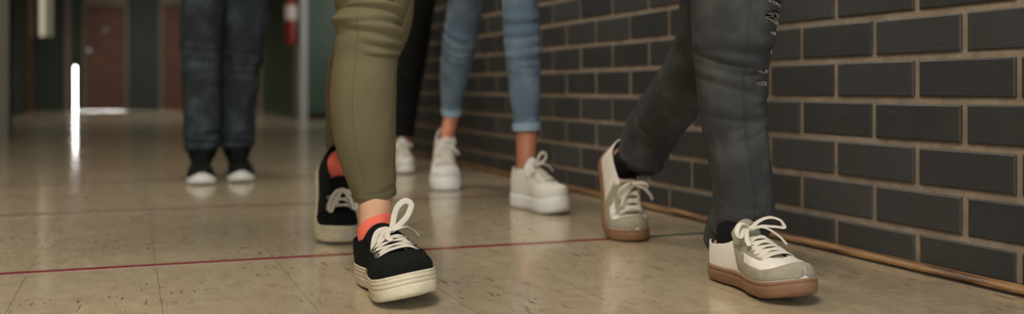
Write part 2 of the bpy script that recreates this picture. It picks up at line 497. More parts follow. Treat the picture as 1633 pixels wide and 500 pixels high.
# ------------------------------------------------------------------ legs
def px_path(lst):
    """(px,py,d,half width px[,depth ratio]) -> (x,y,z,r)"""
    out = []
    for q in lst:
        p = at(*q[:3]); out.append((p.x, p.y, p.z, q[3]/F_PX*q[2]))
    return out
def frames(path):
    P = [Vector(q[:3]) for q in path]; n = len(P); fr = []
    back = Vector((SN, CS, 0))      # section axes kept steady: one axis roughly along the corridor
    for i in range(n):
        tg = (P[min(i+1, n-1)]-P[max(i-1, 0)]).normalized()
        side = tg.cross(Vector((0, 1, 0)))
        if side.length < .1: side = tg.cross(Vector((0, 0, 1)))
        side.normalize()
        if side.x < 0: side = -side
        dep = side.cross(tg).normalized()
        if dep.y < 0: dep = -dep
        fr.append((P[i], tg, side, dep, path[i][3]))
    return fr
def leg_tube(path, nseg=150, nr=72, folds=(), wr=.0012, depth=1.08, start=0, hem=None, seed=0, skip=None, tilt=None, bumps=()):
    """open cloth tube; path from hem (start) up. returns rows"""
    res = crom(path, nseg); fr = frames(res); rows = []
    L = [0]
    for a, b in zip(fr, fr[1:]): L.append(L[-1]+(a[0]-b[0]).length)
    for i, (p, tg, sd, dp, r) in enumerate(fr):
        row = []
        for j in range(nr):
            a = 2*PI*j/nr            # 0 = +x side (photo right), -90deg = towards the camera
            ca, sa = math.cos(a), math.sin(a)
            s = L[i]
            d = wr*noise.noise(Vector((ca*2.2+seed, sa*2.2, s*14)))*2
            d += wr*.7*noise.noise(Vector((ca*5+seed, sa*5, s*50)))
            for (s0, a0, wd, ext, amp, sl) in folds:
                da = (a-math.radians(a0)+PI) % (2*PI)-PI
                win = max(0, math.cos(min(PI/2, abs(da)/math.radians(ext)*PI/2)))**.8
                if win <= 0: continue
                u = (s-s0-sl*da)/wd
                # ridge with a tucked crease under it
                prof = math.exp(-u*u)-.55*math.exp(-((u+1.5)/.55)**2)
                d += amp*1.25*win*prof
            q = p+sd*(ca*(r+d))+dp*(sa*(r*depth+d))
            if tilt and i < 12: q += tg*(tilt*sa)*(1-i/12)
            row.append(q)
        rows.append(row)
    return rows, L, fr
def cloth_obj(name, rows_list, mat, parent, thick=.0022, holes=None, extra=None):
    bm = bmesh.new()
    for li, rows in enumerate(rows_list):
        V = [[bm.verts.new(p) for p in r] for r in rows]; n = len(rows[0])
        for i in range(len(rows)-1):
            for j in range(n):
                if holes and holes(li, i, j): continue
                k = (j+1) % n
                bm.faces.new((V[i][j], V[i][k], V[i+1][k], V[i+1][j]))
    if extra: extra(bm)
    o = from_bm(name, bm, mat, parent, smooth=True)
    md = o.modifiers.new('thickness', 'SOLIDIFY'); md.thickness = thick; md.offset = 0
    return o
def seat_loft(bm, hipc, w=.17):
    """hips and waist of the trousers"""
    rows = []
    for dz, rx, ry in ((-.12, .10, .085), (-.06, .155, .115), (0, .172, .125), (.06, .168, .12), (.12, .15, .108), (.17, .14, .10)):
        rows.append([hipc+Vector((rx*math.cos(2*PI*k/40), ry*math.sin(2*PI*k/40), dz)) for k in range(40)])
    V = [[bm.verts.new(p) for p in r] for r in rows]
    for i in range(len(V)-1):
        for j in range(40): bm.faces.new((V[i][j], V[i][(j+1) % 40], V[i+1][(j+1) % 40], V[i+1][j]))
    bm.faces.new(V[0])
def body_mesh(name, parent, mat, legs, hipc, voxel=.004):
    """legs: list of (path of (x,y,z,r) from ankle up, shoe). One continuous remeshed surface."""
    bm = bmesh.new()
    for path, sh in legs:
        res = crom(path, 60); fr = frames(res); rows = []
        for p, tg, sd, dp, r in fr: rows.append([p+sd*r*math.cos(2*PI*k/24)+dp*r*1.06*math.sin(2*PI*k/24) for k in range(24)])
        b2 = grid_mesh(rows, True, True); me = bpy.data.meshes.new('t'); b2.to_mesh(me); b2.free(); bm.from_mesh(me); bpy.data.meshes.remove(me)
        # foot inside the shoe
        rows = []
        for i in range(31):
            t = .05+.87*(.5-.5*math.cos(PI*i/30)); r = []
            zt = sh.bot(t)+sh.thick(t)+.005; Hh = min(lerp_tab(HTAB, t)*sh.H*.80, .050)-.006
            for k in range(24):
                a = 2*PI*k/24; w = sh.half(t, 1 if math.cos(a) > 0 else -1)*.72
                r.append(sh.loc(Vector((w*math.cos(a), (t+.01)*sh.L, zt+Hh*.5+Hh*.5*math.sin(a)))))
            rows.append(r)
        b2 = grid_mesh(rows, True, True); me = bpy.data.meshes.new('t'); b2.to_mesh(me); b2.free(); bm.from_mesh(me); bpy.data.meshes.remove(me)
        # ankle bones
        A = Vector(path[0][:3])
        for sg, dz in ((1, .004), (-1, -.004)):
            ax = sh.loc(Vector((1, 0, 0)))-sh.loc(Vector((0, 0, 0)))
            g = bmesh.ops.create_icosphere(bm, subdivisions=2, radius=.012)
            for v in g['verts']: v.co = v.co*1.0+A+ax*(sg*path[0][3]*.78)+Vector((0, 0, dz+.006))
    g = bmesh.ops.create_icosphere(bm, subdivisions=3, radius=1)
    for v in g['verts']: v.co = hipc+Vector((v.co.x*.155, v.co.y*.105, v.co.z*.14))
    bmesh.ops.recalc_face_normals(bm, faces=bm.faces)
    me = bpy.data.meshes.new(name); bm.to_mesh(me); bm.free()
    tmp = bpy.data.objects.new('tmp', me); COL.objects.link(tmp)
    md = tmp.modifiers.new('r', 'REMESH'); md.mode = 'VOXEL'; md.voxel_size = voxel
    sm = tmp.modifiers.new('s', 'SMOOTH'); sm.iterations = 5; sm.factor = .5
    dg = bpy.context.evaluated_depsgraph_get(); dg.update()
    me2 = bpy.data.meshes.new_from_object(tmp.evaluated_get(dg)); me2.name = name
    bpy.data.objects.remove(tmp); bpy.data.meshes.remove(me)
    return finish(name, me2, mat, parent, True)
def band(name, path_rows, i0, i1, off, mat, parent, th=.002):
    """band that follows rows i0..i1 of a tube, pushed out"""
    rows = []
    for i in range(i0, i1+1):
        r = path_rows[i]; c = sum(r, Vector())/len(r); rows.append([p+(p-c).normalized()*off for p in r])
    o = from_bm(name, grid_mesh(rows, True), mat, parent, smooth=True)
    md = o.modifiers.new('thickness', 'SOLIDIFY'); md.thickness = th; md.offset = 0
    return o
def hip_of(pathA, pathB, lean=0):
    a, b = Vector(pathA[-1][:3]), Vector(pathB[-1][:3])
    c = (a+b)/2; return Vector((c.x, c.y, .93))
def extend(path, hipc, sg, knee_r, r_top=.082):
    """add the thigh above the last point up to the hip"""
    k = Vector(path[-1][:3]); h = hipc+Vector((sg*.08, 0, -.03))
    for u in (.25, .5, .75, 1.0):
        p = k.lerp(h, u); path.append((p.x, p.y, p.z, knee_r+(r_top-knee_r)*u))
    return path
def inner(path, dr, sh, ank_r=.03, n_skip=1):
    """leg inside trousers, down to the ankle"""
    A = sh.loc(Vector((0, .060*sh.L/.27, sh.T+.05*sh.H))); B = sh.loc(Vector((0, .064*sh.L/.27, sh.T+.02)))
    out = [(B.x, B.y, B.z, ank_r*.70), (A.x, A.y, A.z, ank_r*.86)]
    for q in path:
        if q[2] < A.z+.012: continue
        out.append((q[0], q[1], q[2], max(.02, q[3]-dr)))
    return out

SOLE_PLATFORM = [(0,-.010), (.02,-.004), (.07,-.001), (.2,0), (.42,.0004), (.50,.0002), (.53,-.0012), (.56,.0003), (.68,.0004), (.71,-.0012), (.74,.0004), (.86,.0004), (.885,-.0010), (.91,.0002), (.98,-.0005), (1,-.003)]
SOLE_CUP = [(0,-.012), (.03,-.005), (.1,-.001), (.3,.0005), (.55,.0008), (.74,.0006), (.78,-.0008), (.82,.0006), (.95,.0002), (1,-.003)]
SOLE_PLAIN = [(0,-.012), (.04,-.004), (.14,0), (.4,.001), (.8,.0005), (.95,-.0003), (1,-.003)]

# ================================================================== SETTING
WX = 1.420            # face of the brick wall
FY = 17.1             # far end wall
boxes('floor', [(-1.6, 3.7, -6, FY+1.6, -.05, 0)], M['floor'], kind='structure')
boxes('trim_1', [(-.79, WX-.02, 2.125, 2.149, -.002, .0007)], M['redline'], kind='structure', label='thin red vinyl line across the floor at the walking feet')
boxes('trim_2', [(-.79, WX-.02, 3.098, 3.132, -.002, .0007)], M['brownline'], kind='structure', label='faded red line across the floor behind')
boxes('trim_3', [(-.79, WX-.02, 4.04, 4.09, -.002, .0007)], M['brownline'], kind='structure', label='third faded line farther down the corridor')
boxes('trim_4', [(1.10, WX-.012, 2.1249, 2.1491, -.002, .0011)], M['greenline'], kind='structure', label='dark green end of the floor line at the brick wall')

# brick wall: every brick has its own face, mortar set back
bm = bmesh.new(); tone = bm.loops.layers.color.new('tone')
J, BH, BL = .0132, .0839, .241
zrows = [(0.0, .0757)]+[(.0757+BH*k, .0757+BH*(k+1)) for k in range(32)]
for ri, (za, zb) in enumerate(zrows):
    # rows C-D (index 3) carry joints at 1.4425 + k*BL
    off = 1.4425 if ri % 2 == 1 else 1.322
    k0 = int((-3.2-off)/BL)-1
    y = off+k0*BL
    while y < 7.3:
        a, b = y+J/2+random.uniform(-.001, .001), y+BL-J/2+random.uniform(-.001, .001)
        b = min(b, 7.3); y += BL
        if b-a < .02: continue
        lo, hi = za+(J/2 if ri else 0), zb-J/2
        dz = random.uniform(-.0008, .0008); e = .0035; fx = WX+random.uniform(-.0012, .0012)
        o = [bm.verts.new((WX+.008, yy, zz)) for yy, zz in ((a, lo), (b, lo), (b, hi+dz), (a, hi+dz))]
        m_ = [bm.verts.new((fx+.002, yy, zz)) for yy, zz in ((a+.0008, lo+.0008), (b-.0008, lo+.0008), (b-.0008, hi+dz-.0008), (a+.0008, hi+dz-.0008))]
        f_ = [bm.verts.new((fx, yy, zz)) for yy, zz in ((a+e, lo+e), (b-e, lo+e), (b-e, hi+dz-e), (a+e, hi+dz-e))]
        tn = random.random(); fs = [bm.faces.new(f_[::-1])]
        for p, q in ((o, m_), (m_, f_)):
            for i in range(4): fs.append(bm.faces.new((p[i], p[(i+1) % 4], q[(i+1) % 4], q[i])))
        for f in fs:
            f.material_index = 0
            for l in f.loops: l[tone] = (tn, tn, tn, 1)
n0 = len(bm.faces)
box(bm, WX+.0045, WX+.24, -3.4, 7.3, 0, 2.8)
bm.faces.ensure_lookup_table()
for f in bm.faces[n0:]: f.material_index = 1
from_bm('wall_right', bm, [M['brick'], M['mortar']], kind='structure')
# quarter-round wooden strip along the foot of the brick wall
prof = [(0, .0), (-.013, .0), (-.0155, .004), (-.0145, .009), (-.010, .0135), (-.004, .016), (0, .0165)]
rows = []
for i in range(41):
    y = -3+i*(10.3/40); wv = .0006*math.sin(i*1.7)
    rows.append([Vector((WX-.0015+px+wv, y, pz+.0005)) for px, pz in prof])
from_bm('baseboard_right', grid_mesh(rows), M['wood'], kind='structure')
boxes('trim_5', [(WX-.022, WX-.0155, -3, 7.3, -.001, .0016)], M['gap'], kind='structure')

boxes('ceiling', [(-1.6, 3.7, -6, FY+.3, 2.8, 2.9)], M['ceil'], kind='structure')
boxes('wall_left', [(-.95, -.79, -6, 7.96, 0, 2.8), (-1.6, -.79, 7.8, 7.96, 0, 2.8)], M['plaster'], kind='structure')
boxes('wall_left_far', [(-1.6, -1.4, 7.96, FY+.2, 0, 2.8)], M['plaster_dark'], kind='structure')
boxes('wall_right_far', [(1.66, 3.7, 7.3, 7.42, 0, 2.8), (3.6, 3.7, 7.3, 11.7, 0, 2.8)], M['plaster_dark'], kind='structure')
boxes('wall_back', [(-1.6, 3.7, -6.1, -6, 0, 2.8)], M['plaster'], kind='structure')
boxes('wall_front_right', [(1.6, 3.7, -6, -3.4, 0, 2.8)], M['plaster'], kind='structure')
def fx(px): # x on the far end wall for a photo column
    u = (px-816.5)/F_PX; return FY*(SN+u*CS)/(CS-u*SN)
def fz(px, py):
    x = fx(px); d = x*SN+FY*CS; return CAM_H-(py-HORIZ)/F_PX*d
def ux(py_col, X): # y on a wall of constant x
    u = (py_col-816.5)/F_PX; return X*(CS-u*SN)/(SN+u*CS)
# far end wall: panels and leaves, with daylight showing through the gap beside and under the first door
T0, T1 = FY, FY+.05
gx = fx(120)
boxes('wall_end', [(-1.4, fx(60), T0, T1, 0, 2.8), (fx(60), fx(84), T0, T1, 0, fz(72, 58)), (fx(84), gx-.008, T0, T1, 0, 2.8),
                   (gx-.008, gx+.008, T0, T1, fz(120, 106), 2.8), (gx+.008, fx(136)+.01, T0, T1, .0014, 2.8),
                   (fx(200)-.01, fx(258)+.01, T0-.02, T1, .0006, 2.8), (fx(298)-.01, 1.95, T0, T1, 0, 2.8), (fx(131), fx(300), T0, T1, 2.1, 2.8)], M['greypaint'], kind='structure')
wf = boxes('window_1', [(fx(60), fx(63), T0-.02, T0+.03, fz(72, 58), 2.5), (fx(72), fx(75), T0-.02, T0+.03, fz(72, 58), 2.5), (fx(60), fx(84), T0-.02, T0+.03, fz(72, 58)-.04, fz(72, 58))], M['greypaint'], kind='structure')
boxes('window_pane', [(fx(61), fx(73), T0+.005, T0+.012, fz(72, 58), 2.5)], M['pane_lit'], wf)
boxes('window_pane', [(fx(73), fx(83), T0+.005, T0+.012, fz(72, 60), 2.5)], M['pane_dim'], wf)
def leaf(n, a, b, gap, knobx, mat):
    d = boxes('door_%d' % n, [(fx(a), fx(b), T0+.005, T1-.005, gap, 2.05)], mat, kind='structure', bevel=.002)
    boxes('door_frame', [(fx(a)-.035, fx(a)+.004, T0-.03, T1, gap, 2.1), (fx(b)-.004, fx(b)+.035, T0-.03, T1, gap, 2.1), (fx(a)-.035, fx(b)+.035, T0-.03, T1, 2.05, 2.1)], M['frame'], d)
    boxes('transom_panel', [(fx(a)+.004, fx(b)-.004, T0-.01, T0+.006, fz(a, 7), 2.04)], M['frame'], d)
    return d
def disc(name, c, r, mat, parent=None, axis='Y', th=.02, **kw):
    bm = bmesh.new(); bmesh.ops.create_cone(bm, cap_ends=True, segments=24, radius1=r, radius2=r*.85, depth=th)
    R = Matrix.Rotation(PI/2, 4, 'X') if axis == 'Y' else Matrix.Rotation(-PI/2, 4, 'Y')
    bmesh.ops.transform(bm, matrix=Matrix.Translation(c) @ R, verts=bm.verts)
    return from_bm(name, bm, mat, parent, **kw)
d1 = leaf(1, 136, 200, .0014, 0, M['browndoor'])
disc('door_knob', Vector((fx(142), T0-.03, fz(142, 80))), .035, M['knob'], d1)
disc('door_sign', Vector((fx(168), T0-.004, fz(168, 48))), .04, M['post'], d1)
d2 = leaf(2, 258, 298, .0003, 0, M['browndoor'])
# right-hand side of the far hall
RX = 1.83
boxes('wall_side', [(RX, RX+.15, 11.8, FY, 0, 2.8)], M['greenpaint'], kind='structure')
boxes('wall_cross', [(RX, 3.7, 11.7, 11.8, 0, 2.8)], M['greenpaint'], kind='structure')
boxes('trim_6', [(RX-.03, RX+.05, 11.62, 11.72, 0, 2.8)], M['post'], kind='structure', bevel=.004)
boxes('trim_7', [(RX-.02, RX+.01, 11.78, 12.1, 0, 2.8)], M['frame'], kind='structure')
boxes('trim_8', [(RX-.05, RX+.01, ux(416, RX)-.02, ux(423, RX)+.1, 0, 2.8)], M['frame'], kind='structure')
boxes('baseboard_cross', [(RX+.05, 3.6, 11.685, 11.7, 0, .07)], M['gap'], kind='structure')
boxes('trim_10', [(fx(103), fx(113), T0-.03, T0, 0, 2.8)], M['frame'], kind='structure')
boxes('trim_11', [(-1.402, -1.38, ux(44, -1.4), ux(54, -1.4), 0, 2.8)], M['browndoor'], kind='structure')
# daylight outside behind the far doors
boxes('trim_9', [(-1.1, 1.0, FY+1.3, FY+1.32, -.04, 1.0)], M['daylight'], kind='structure', label='bright daylight outside seen through the door gap')

# fire extinguisher on the right side wall
ey = ux(466, RX-.10); ex = RX-.10
fe = empty('fire_extinguisher', (ex, ey, .86), 'red wall-hung fire extinguisher with white label, far down the corridor by the pale post', 'fire extinguisher')
def lathe(name, prof, c, mat, parent, seg=28):
    rows = [[c+Vector((r*math.cos(2*PI*k/seg), r*math.sin(2*PI*k/seg), z)) for k in range(seg)] for r, z in prof]
    return from_bm(name, grid_mesh(rows, True, True), mat, parent, smooth=True)
c0 = Vector((ex, ey, .86))
lathe('cylinder', [(.06, 0), (.075, .01), (.078, .03), (.078, .46), (.07, .51), (.045, .54), (.02, .555)], c0, M['red'], fe)
lathe('label', [(.0788, .27), (.0792, .275), (.0792, .43), (.0788, .435)], c0, M['label'], fe)
lathe('valve', [(.02, .55), (.024, .56), (.024, .59), (.012, .60)], c0, M['black'], fe, 16)
bm = bmesh.new(); hp = [c0+Vector(q) for q in crom([(0, 0, .575), (.05, -.03, .57), (.10, -.04, .45), (.095, -.045, .2), (.088, -.03, .04)], 40)]
sweep(bm, hp, [Vector((0, 1, 0))]*len(hp), .02, .02); from_bm('hose', bm, M['black'], fe, smooth=True)
boxes('bracket', [(ex+.06, RX, ey-.03, ey+.03, 1.1, 1.16)], M['black'], fe)

# ================================================================== PEOPLE
def rib(q): return q
def common_shoe(sh, person, name, m_upper, m_sole, m_tongue, prof, rows, ve, lw=.007, eyel=False, tongue_top=.028, lace=None, label=None):
    up = sh.upper(name, m_upper, person)
    if label: up['label'] = label
    sh.sole('sole', prof, m_sole, up)
    sh.tongue('tongue', m_tongue, up, top=tongue_top)
    if rows: sh.lacing(up, lace or M['lace'], rows, ve, w=lw)
    if eyel: sh.eyelets(up, M['metal'], rows, ve)
    return up
def eyestays(sh, up, mat, v1=.62, t0=.405, t1=.735, off=.001):
    for sg in (1, -1):
        A = [(t0+(t1-t0)*k/6, sg*(lerp_tab(VC, t0+(t1-t0)*k/6)+.004)) for k in range(7)]
        B = [(t0-.02+(t1+.01-t0)*k/6, sg*(v1-(v1-.42)*k/6)) for k in range(7)]
        sh.patch('eyestay', A, B, mat, up, off=off)

# ---- 1. olive trousers, black platform canvas sneakers -----------------
p = at(663, 489, 1.600)
P1 = empty('person', (at(598, 440, 1.9).x, at(598, 440, 1.9).y+.15, 0), 'person in olive trousers, black platform canvas sneakers and coral ankle socks', 'person')
shA = Shoe(+1, L=.272, T=.040, Tt=.038, toe=(p.x, p.y), heading=.02, pitch=math.radians(2.0), roll=math.radians(8), spring=.010, H=.78, W=1.20, col=.13)
p = at(546, 390, 2.277)
shB = Shoe(-1, L=.262, T=.040, Tt=.038, toe=(p.x, p.y), heading=.04, roll=math.radians(-3), bend=math.radians(52), spring=.004, H=.90, W=1.06)
pathA = px_path([(598,315,1.865,31), (593,285,1.862,37.5), (587,255,1.858,43), (581,215,1.85,48.5), (579,170,1.845,51), (580,130,1.84,51), (584,90,1.84,50), (587,50,1.835,51), (589,10,1.84,52), (590,-30,1.85,55)])
pathB = px_path([(541,232,2.47,21), (546,200,2.44,26), (556,160,2.39,36), (570,110,2.30,45), (588,70,2.20,50), (604,35,2.12,51), (608,-5,2.10,52), (606,-40,2.10,55)])
hip = hip_of(pathA, pathB); hip.x = -.02; hip.y = 1.86; hip.z = .97
kA, kB = list(pathA), list(pathB)
extend(kA, hip, -1 if kA[-1][0] < kB[-1][0] else 1, kA[-1][3]); extend(kB, hip, 1 if kA[-1][0] < kB[-1][0] else -1, kB[-1][3])
# knee folds, strongest on the photo's right of the knee (angle 0) and over the front (-90)
fA = [(.276, -42, .0062, 70, .0042, -.003), (.294, -38, .0066, 82, .0052, -.005), (.313, -70, .0072, 150, .0060, -.0045), (.328, -75, .0066, 130, .0050, .002),
      (.346, -60, .0080, 140, .0062, -.003), (.362, -80, .007, 140, .0045, .003), (.378, -60, .008, 140, .005, 0), (.318, -175, .011, 60, .0035, 0),
      (.025, -60, .006, 70, .0008, .006), (.395, -60, .010, 120, .005, .0)]
rowsA, LA, _ = leg_tube(kA, 420, 110, fA, wr=.0008, tilt=.0, seed=1)
rowsB, LB, _ = leg_tube(kB, 240, 80, [(.15, 0, .010, 90, .005, 0), (.19, 0, .010, 100, .006, .01), (.23, 10, .012, 100, .007, -.01), (.27, 10, .012, 100, .007, 0), (.31, 10, .012, 100, .006, 0)], wr=.001, seed=4)
tr = cloth_obj('trousers', [rowsA, rowsB], M['olive'], P1, extra=lambda b: seat_loft(b, hip))
def hem_index(L, h): return next(i for i, x in enumerate(L) if x > h)
band('hem', rowsA, 0, hem_index(LA, .011), .0016, M['olive_seam'], tr)
band('hem', rowsB, 0, hem_index(LB, .011), .0016, M['olive_seam'], tr)
# stitched side seams
def seam_line(rows, j, i0, i1, mat, parent, w=.0022, h=.0012, name='seam', step=2):
    bm = bmesh.new(); pts, nr = [], []
    for i in range(i0, i1, step):
        r = rows[i]; c = sum(r, Vector())/len(r); q = r[j % len(r)]; n = (q-c).normalized(); pts.append(q+n*.0012); nr.append(n)
    sweep(bm, pts, nr, w, h, sides=6); return from_bm(name, bm, mat, parent, smooth=True)
seam_line(rowsA, int(110*.665), 0, 300, M['olive_seam'], tr)
body_mesh('body', P1, M['skin'], [(inner(kA, .0045, shA, .0325), shA), (inner(kB, .006, shB, .031), shB)], hip)
rowsE = [.525, .58, .635, .69, .73]
for sh, hero in ((shA, True), (shB, False)):
    up = common_shoe(sh, P1, 'sneaker', M['canvas'], M['rubber'], M['tongue'], SOLE_PLATFORM, rowsE, .38, lw=.0058, eyel=True, tongue_top=.012)
    eyestays(sh, up, M['canvas'])
    # stitched vamp seam and heel strip
    for sg in (1, -1):
        sh.stitch(up, M['canvas'], [(.72, sg*.40), (.60, sg*.52), (.50, sg*.60), (.40, sg*.68)])
        sh.stitch(up, M['canvas'], [(.70, sg*.30), (.71, sg*.50), (.66, sg*.72), (.62, sg*.98)])
    sh.patch('heel_strip', [(.0, -.5), (.02, -.62), (.05, -.7)], [(.0, -1), (.02, -1), (.05, -1)], M['canvas'], up, off=.001)
    if hero:
        sh.loops(up, M['lace'], [
            ([(0,0,0), (-.005,-.003,.010), (-.010,-.004,.024), (-.018,-.002,.038), (-.031,.001,.045), (-.040,.003,.037), (-.030,.003,.019), (-.013,.002,.006), (-.001,.002,.001)], (.25, 1, .1)),
            ([(0,0,0), (.012,.003,.004), (.027,.008,.001), (.037,.014,-.016), (.040,.018,-.036), (.034,.020,-.041), (.029,.018,-.030), (.025,.014,-.012), (.014,.008,-.002), (.002,.002,.001)], (-.2, 1, .3)),
            ([(0,0,0), (-.014,.002,.003), (-.028,-.004,.002), (-.042,-.014,-.008), (-.052,-.020,-.020)], (0, .5, 1)),
            ([(0,0,0), (.010,.012,0), (.014,.024,-.006), (.010,.034,-.012)], (.2, .3, 1))], w=.0105, h=.0015, base=(.49, -.10), off=.008)
    else:
        sh.loops(up, M['lace'], [
            ([(0,0,0), (.014,.006,.004), (.026,.020,-.004), (.032,.040,-.014), (.026,.046,-.014), (.018,.026,-.004), (.002,.002,.001)], (0, .3, 1)),
            ([(0,0,0), (-.014,.006,.004), (-.026,.018,-.004), (-.032,.036,-.012), (-.025,.040,-.012), (-.016,.020,-.002), (-.002,.002,.001)], (0, .3, 1)),
            ([(0,0,0), (.010,.016,0), (.016,.036,-.010)], (.2, .3, 1))], w=.008, h=.0016, base=(.48, 0), off=.008)
def sock(name, path, s1, mat, parent, dr=.0022, tilt=0, dtilt=0, s0=.012, n=34):
    """sock cuff that follows the leg from inside the shoe to a slanting top edge"""
    res = crom(path[:7], 160); fr = frames(res); L = [0]
    for a, b in zip(fr, fr[1:]): L.append(L[-1]+(a[0]-b[0]).length)
    def smp(s):
        s = max(0, min(L[-1]-1e-6, s)); i = next(k for k in range(len(L)-1) if L[k+1] >= s); f = (s-L[i])/max(1e-9, L[i+1]-L[i])
        a, b = fr[i], fr[i+1]; return a[0].lerp(b[0], f), a[2].lerp(b[2], f), a[3].lerp(b[3], f), a[4]+(b[4]-a[4])*f
    rows = []
    for i in range(n+1):
        u = i/n; row = []
        for k in range(48):
            a = 2*PI*k/48; s = s0+(s1+tilt*math.cos(a)+dtilt*math.sin(a)-s0)*u
            c, sd, dp, r = smp(s); q = r+dr+(.0010 if u > .86 else 0)+.0003*math.sin(k*PI)
            row.append(c+sd*q*math.cos(a)+dp*q*1.06*math.sin(a))
        rows.append(row)
    o = from_bm(name, grid_mesh(rows, True), mat, parent, smooth=True)
    md = o.modifiers.new('thickness', 'SOLIDIFY'); md.thickness = .002; md.offset = 0; return o
sock('sock', inner(kA, .0045, shA, .0325), .054, M['orange'], P1, tilt=.017, dtilt=.004)
sock('sock', inner(kB, .006, shB, .031), .062, M['orange'], P1)

# ---- 2. ripped black jeans, white and grey trainers with gum soles -----
p = at(1286, 489, 1.625)
P2 = empty('person', (at(1170, 430, 1.95).x, at(1170, 430, 1.95).y+.15, 0), 'person in ripped black jeans and white and grey sneakers with brown soles', 'person')
shC = Shoe(+1, L=.285, T=.030, Tt=.027, toe=(p.x, p.y), heading=-.06, pitch=math.radians(1.5), roll=math.radians(2), spring=.012, W=1.08, H=.80, col=.15)
p = at(1017, 387, 2.31)
shD = Shoe(-1, L=.285, T=.030, Tt=.027, toe=(p.x, p.y), heading=-.08, bend=math.radians(62), spring=.004, W=1.05, H=.92, col=.04)
pathC = px_path([(1161,392,1.915,39), (1169,372,1.90,43), (1183,345,1.875,45), (1186,320,1.87,46), (1183,285,1.865,46), (1176,240,1.86,47), (1170,200,1.855,49), (1166,150,1.85,51), (1165,110,1.85,54), (1167,70,1.845,60), (1170,30,1.845,65), (1172,-10,1.85,68), (1172,-45,1.86,70)])
pathD = px_path([(1014,261,2.39,33), (1024,243,2.38,38), (1036,215,2.37,41), (1056,185,2.32,41), (1080,150,2.26,42), (1106,112,2.19,46), (1130,70,2.12,52), (1145,25,2.05,60), (1150,-20,2.03,64), (1152,-50,2.03,66)])
hip = hip_of(pathC, pathD); hip.x = 1.02; hip.y = 1.80; hip.z = .97
kC, kD = list(pathC), list(pathD)
sC = -1 if kC[-1][0] < kD[-1][0] else 1
extend(kC, hip, sC, kC[-1][3]); extend(kD, hip, -sC, kD[-1][3])
fC = [(.018, -90, .007, 120, .0045, .004), (.036, -60, .007, 120, .004, -.006), (.055, -110, .008, 100, .003, .006), (.08, -70, .010, 70, .002, -.01),
      (.245, -70, .008, 80, .0012, .008), (.278, -110, .010, 70, .0018, -.008), (.305, -30, .009, 70, .0022, .014), (.33, -120, .010, 90, .0026, -.016), (.36, -40, .009, 90, .003, .010), (.378, -130, .009, 80, .0026, -.012), (.40, -70, .010, 130, .0035, 0)]
rowsC, LC, frC = leg_tube(kC, 460, 120, fC, wr=.0013, seed=9, tilt=.012)
fD = [(.02, -60, .008, 110, .004, .004), (.045, -40, .008, 110, .003, -.006), (.10, 30, .012, 90, .003, .01), (.16, 150, .012, 90, .003, -.01), (.21, 0, .012, 90, .004, .01)]
rowsD, LD, _ = leg_tube(kD, 300, 90, fD, wr=.0014, seed=12)
# rips: (pixel centre -> s along leg, angle, half length, half angle)
def s_at(L, fr, z):
    return min(range(len(fr)), key=lambda i: abs(fr[i][0].z-z))
zpix = lambda py: CAM_H-(py-HORIZ)/F_PX*1.79
RIPS = [(zpix(112), -58, .0050, 27), (zpix(135), -58, .0055, 26), (zpix(26), -48, .0105, 34), (zpix(5), -50, .0040, 34), (zpix(48), -40, .0035, 26), (zpix(76), -34, .0040, 11), (zpix(-22), -46, .008, 28)]
def rip_hole(li, i, j):
    if li: return False
    z = frC[i][0].z; a = j/120*360
    for zc, ac, hz, ha in RIPS:
        da = (a-ac+180) % 360-180
        e = ((z-zc)/hz)**2+(da/ha)**2+.35*noise.noise(Vector((j*.9, i*.15, zc*50)))
        if e < 1: return True
    return False
tr2 = cloth_obj('jeans', [rowsC, rowsD], M['blackjean'], P2, holes=rip_hole, extra=lambda b: seat_loft(b, hip))
for idx, (zc, ac, hz, ha) in enumerate(RIPS):
    bm = bmesh.new(); i0 = s_at(LC, frC, zc)
    c, tg, sd, dp, r = frC[i0]
    rad = r*1.03
    # dark sheet added under the rip so its inside reads dark
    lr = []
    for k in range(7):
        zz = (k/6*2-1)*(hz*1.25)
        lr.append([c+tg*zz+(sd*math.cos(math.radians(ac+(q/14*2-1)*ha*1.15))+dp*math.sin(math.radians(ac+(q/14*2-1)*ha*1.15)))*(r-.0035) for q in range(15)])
    from_bm('rip_dark_sheet', grid_mesh(lr), M['blacksock'], tr2, smooth=True)
    # horizontal white threads left across the rip, and a frayed fringe on both lips
    nt = 5 if hz > .005 else 2
    for k in range(nt):
        zz = (k-(nt-1)/2)*(1.5*hz/max(1, nt)); pts, nr = [], []
        for q in range(15):
            a = math.radians(ac+(q/14*2-1)*ha*.98); n = sd*math.cos(a)+dp*math.sin(a)
            pts.append(c+tg*(zz+.0018*math.sin(q*.7+k*2.1))+n*(rad-.0022+.003*abs(q/7-1)))
            nr.append(n)
        sweep(bm, pts, nr, .0009, .0009, sides=5)
    for lip in (-1, 1):
        for q in range(26):
            f = q/25*2-1; a = math.radians(ac+f*ha); n = sd*math.cos(a)+dp*math.sin(a); sd2 = -sd*math.sin(a)+dp*math.cos(a)
            base = c+tg*lip*hz*math.sqrt(max(0, 1-f*f*.9))+n*(rad+.0008)
            ln = random.uniform(.003, .009)
            tip = base-tg*lip*ln*.8+n*.0012+sd2*random.uniform(-.003, .003)
            sweep(bm, [base, base.lerp(tip, .5)+n*.0008, tip], [n]*3, .0011, .0009, sides=4)
    from_bm('frayed_rip', bm, M['thread'], tr2, smooth=True)
seam_line(rowsC, int(120*.71), 0, 420, M['blackjean'], tr2, w=.004, h=.003)
body_mesh('body', P2, M['skin'], [(inner(kC, .009, shC, .034), shC), (inner(kD, .009, shD, .034), shD)], hip)
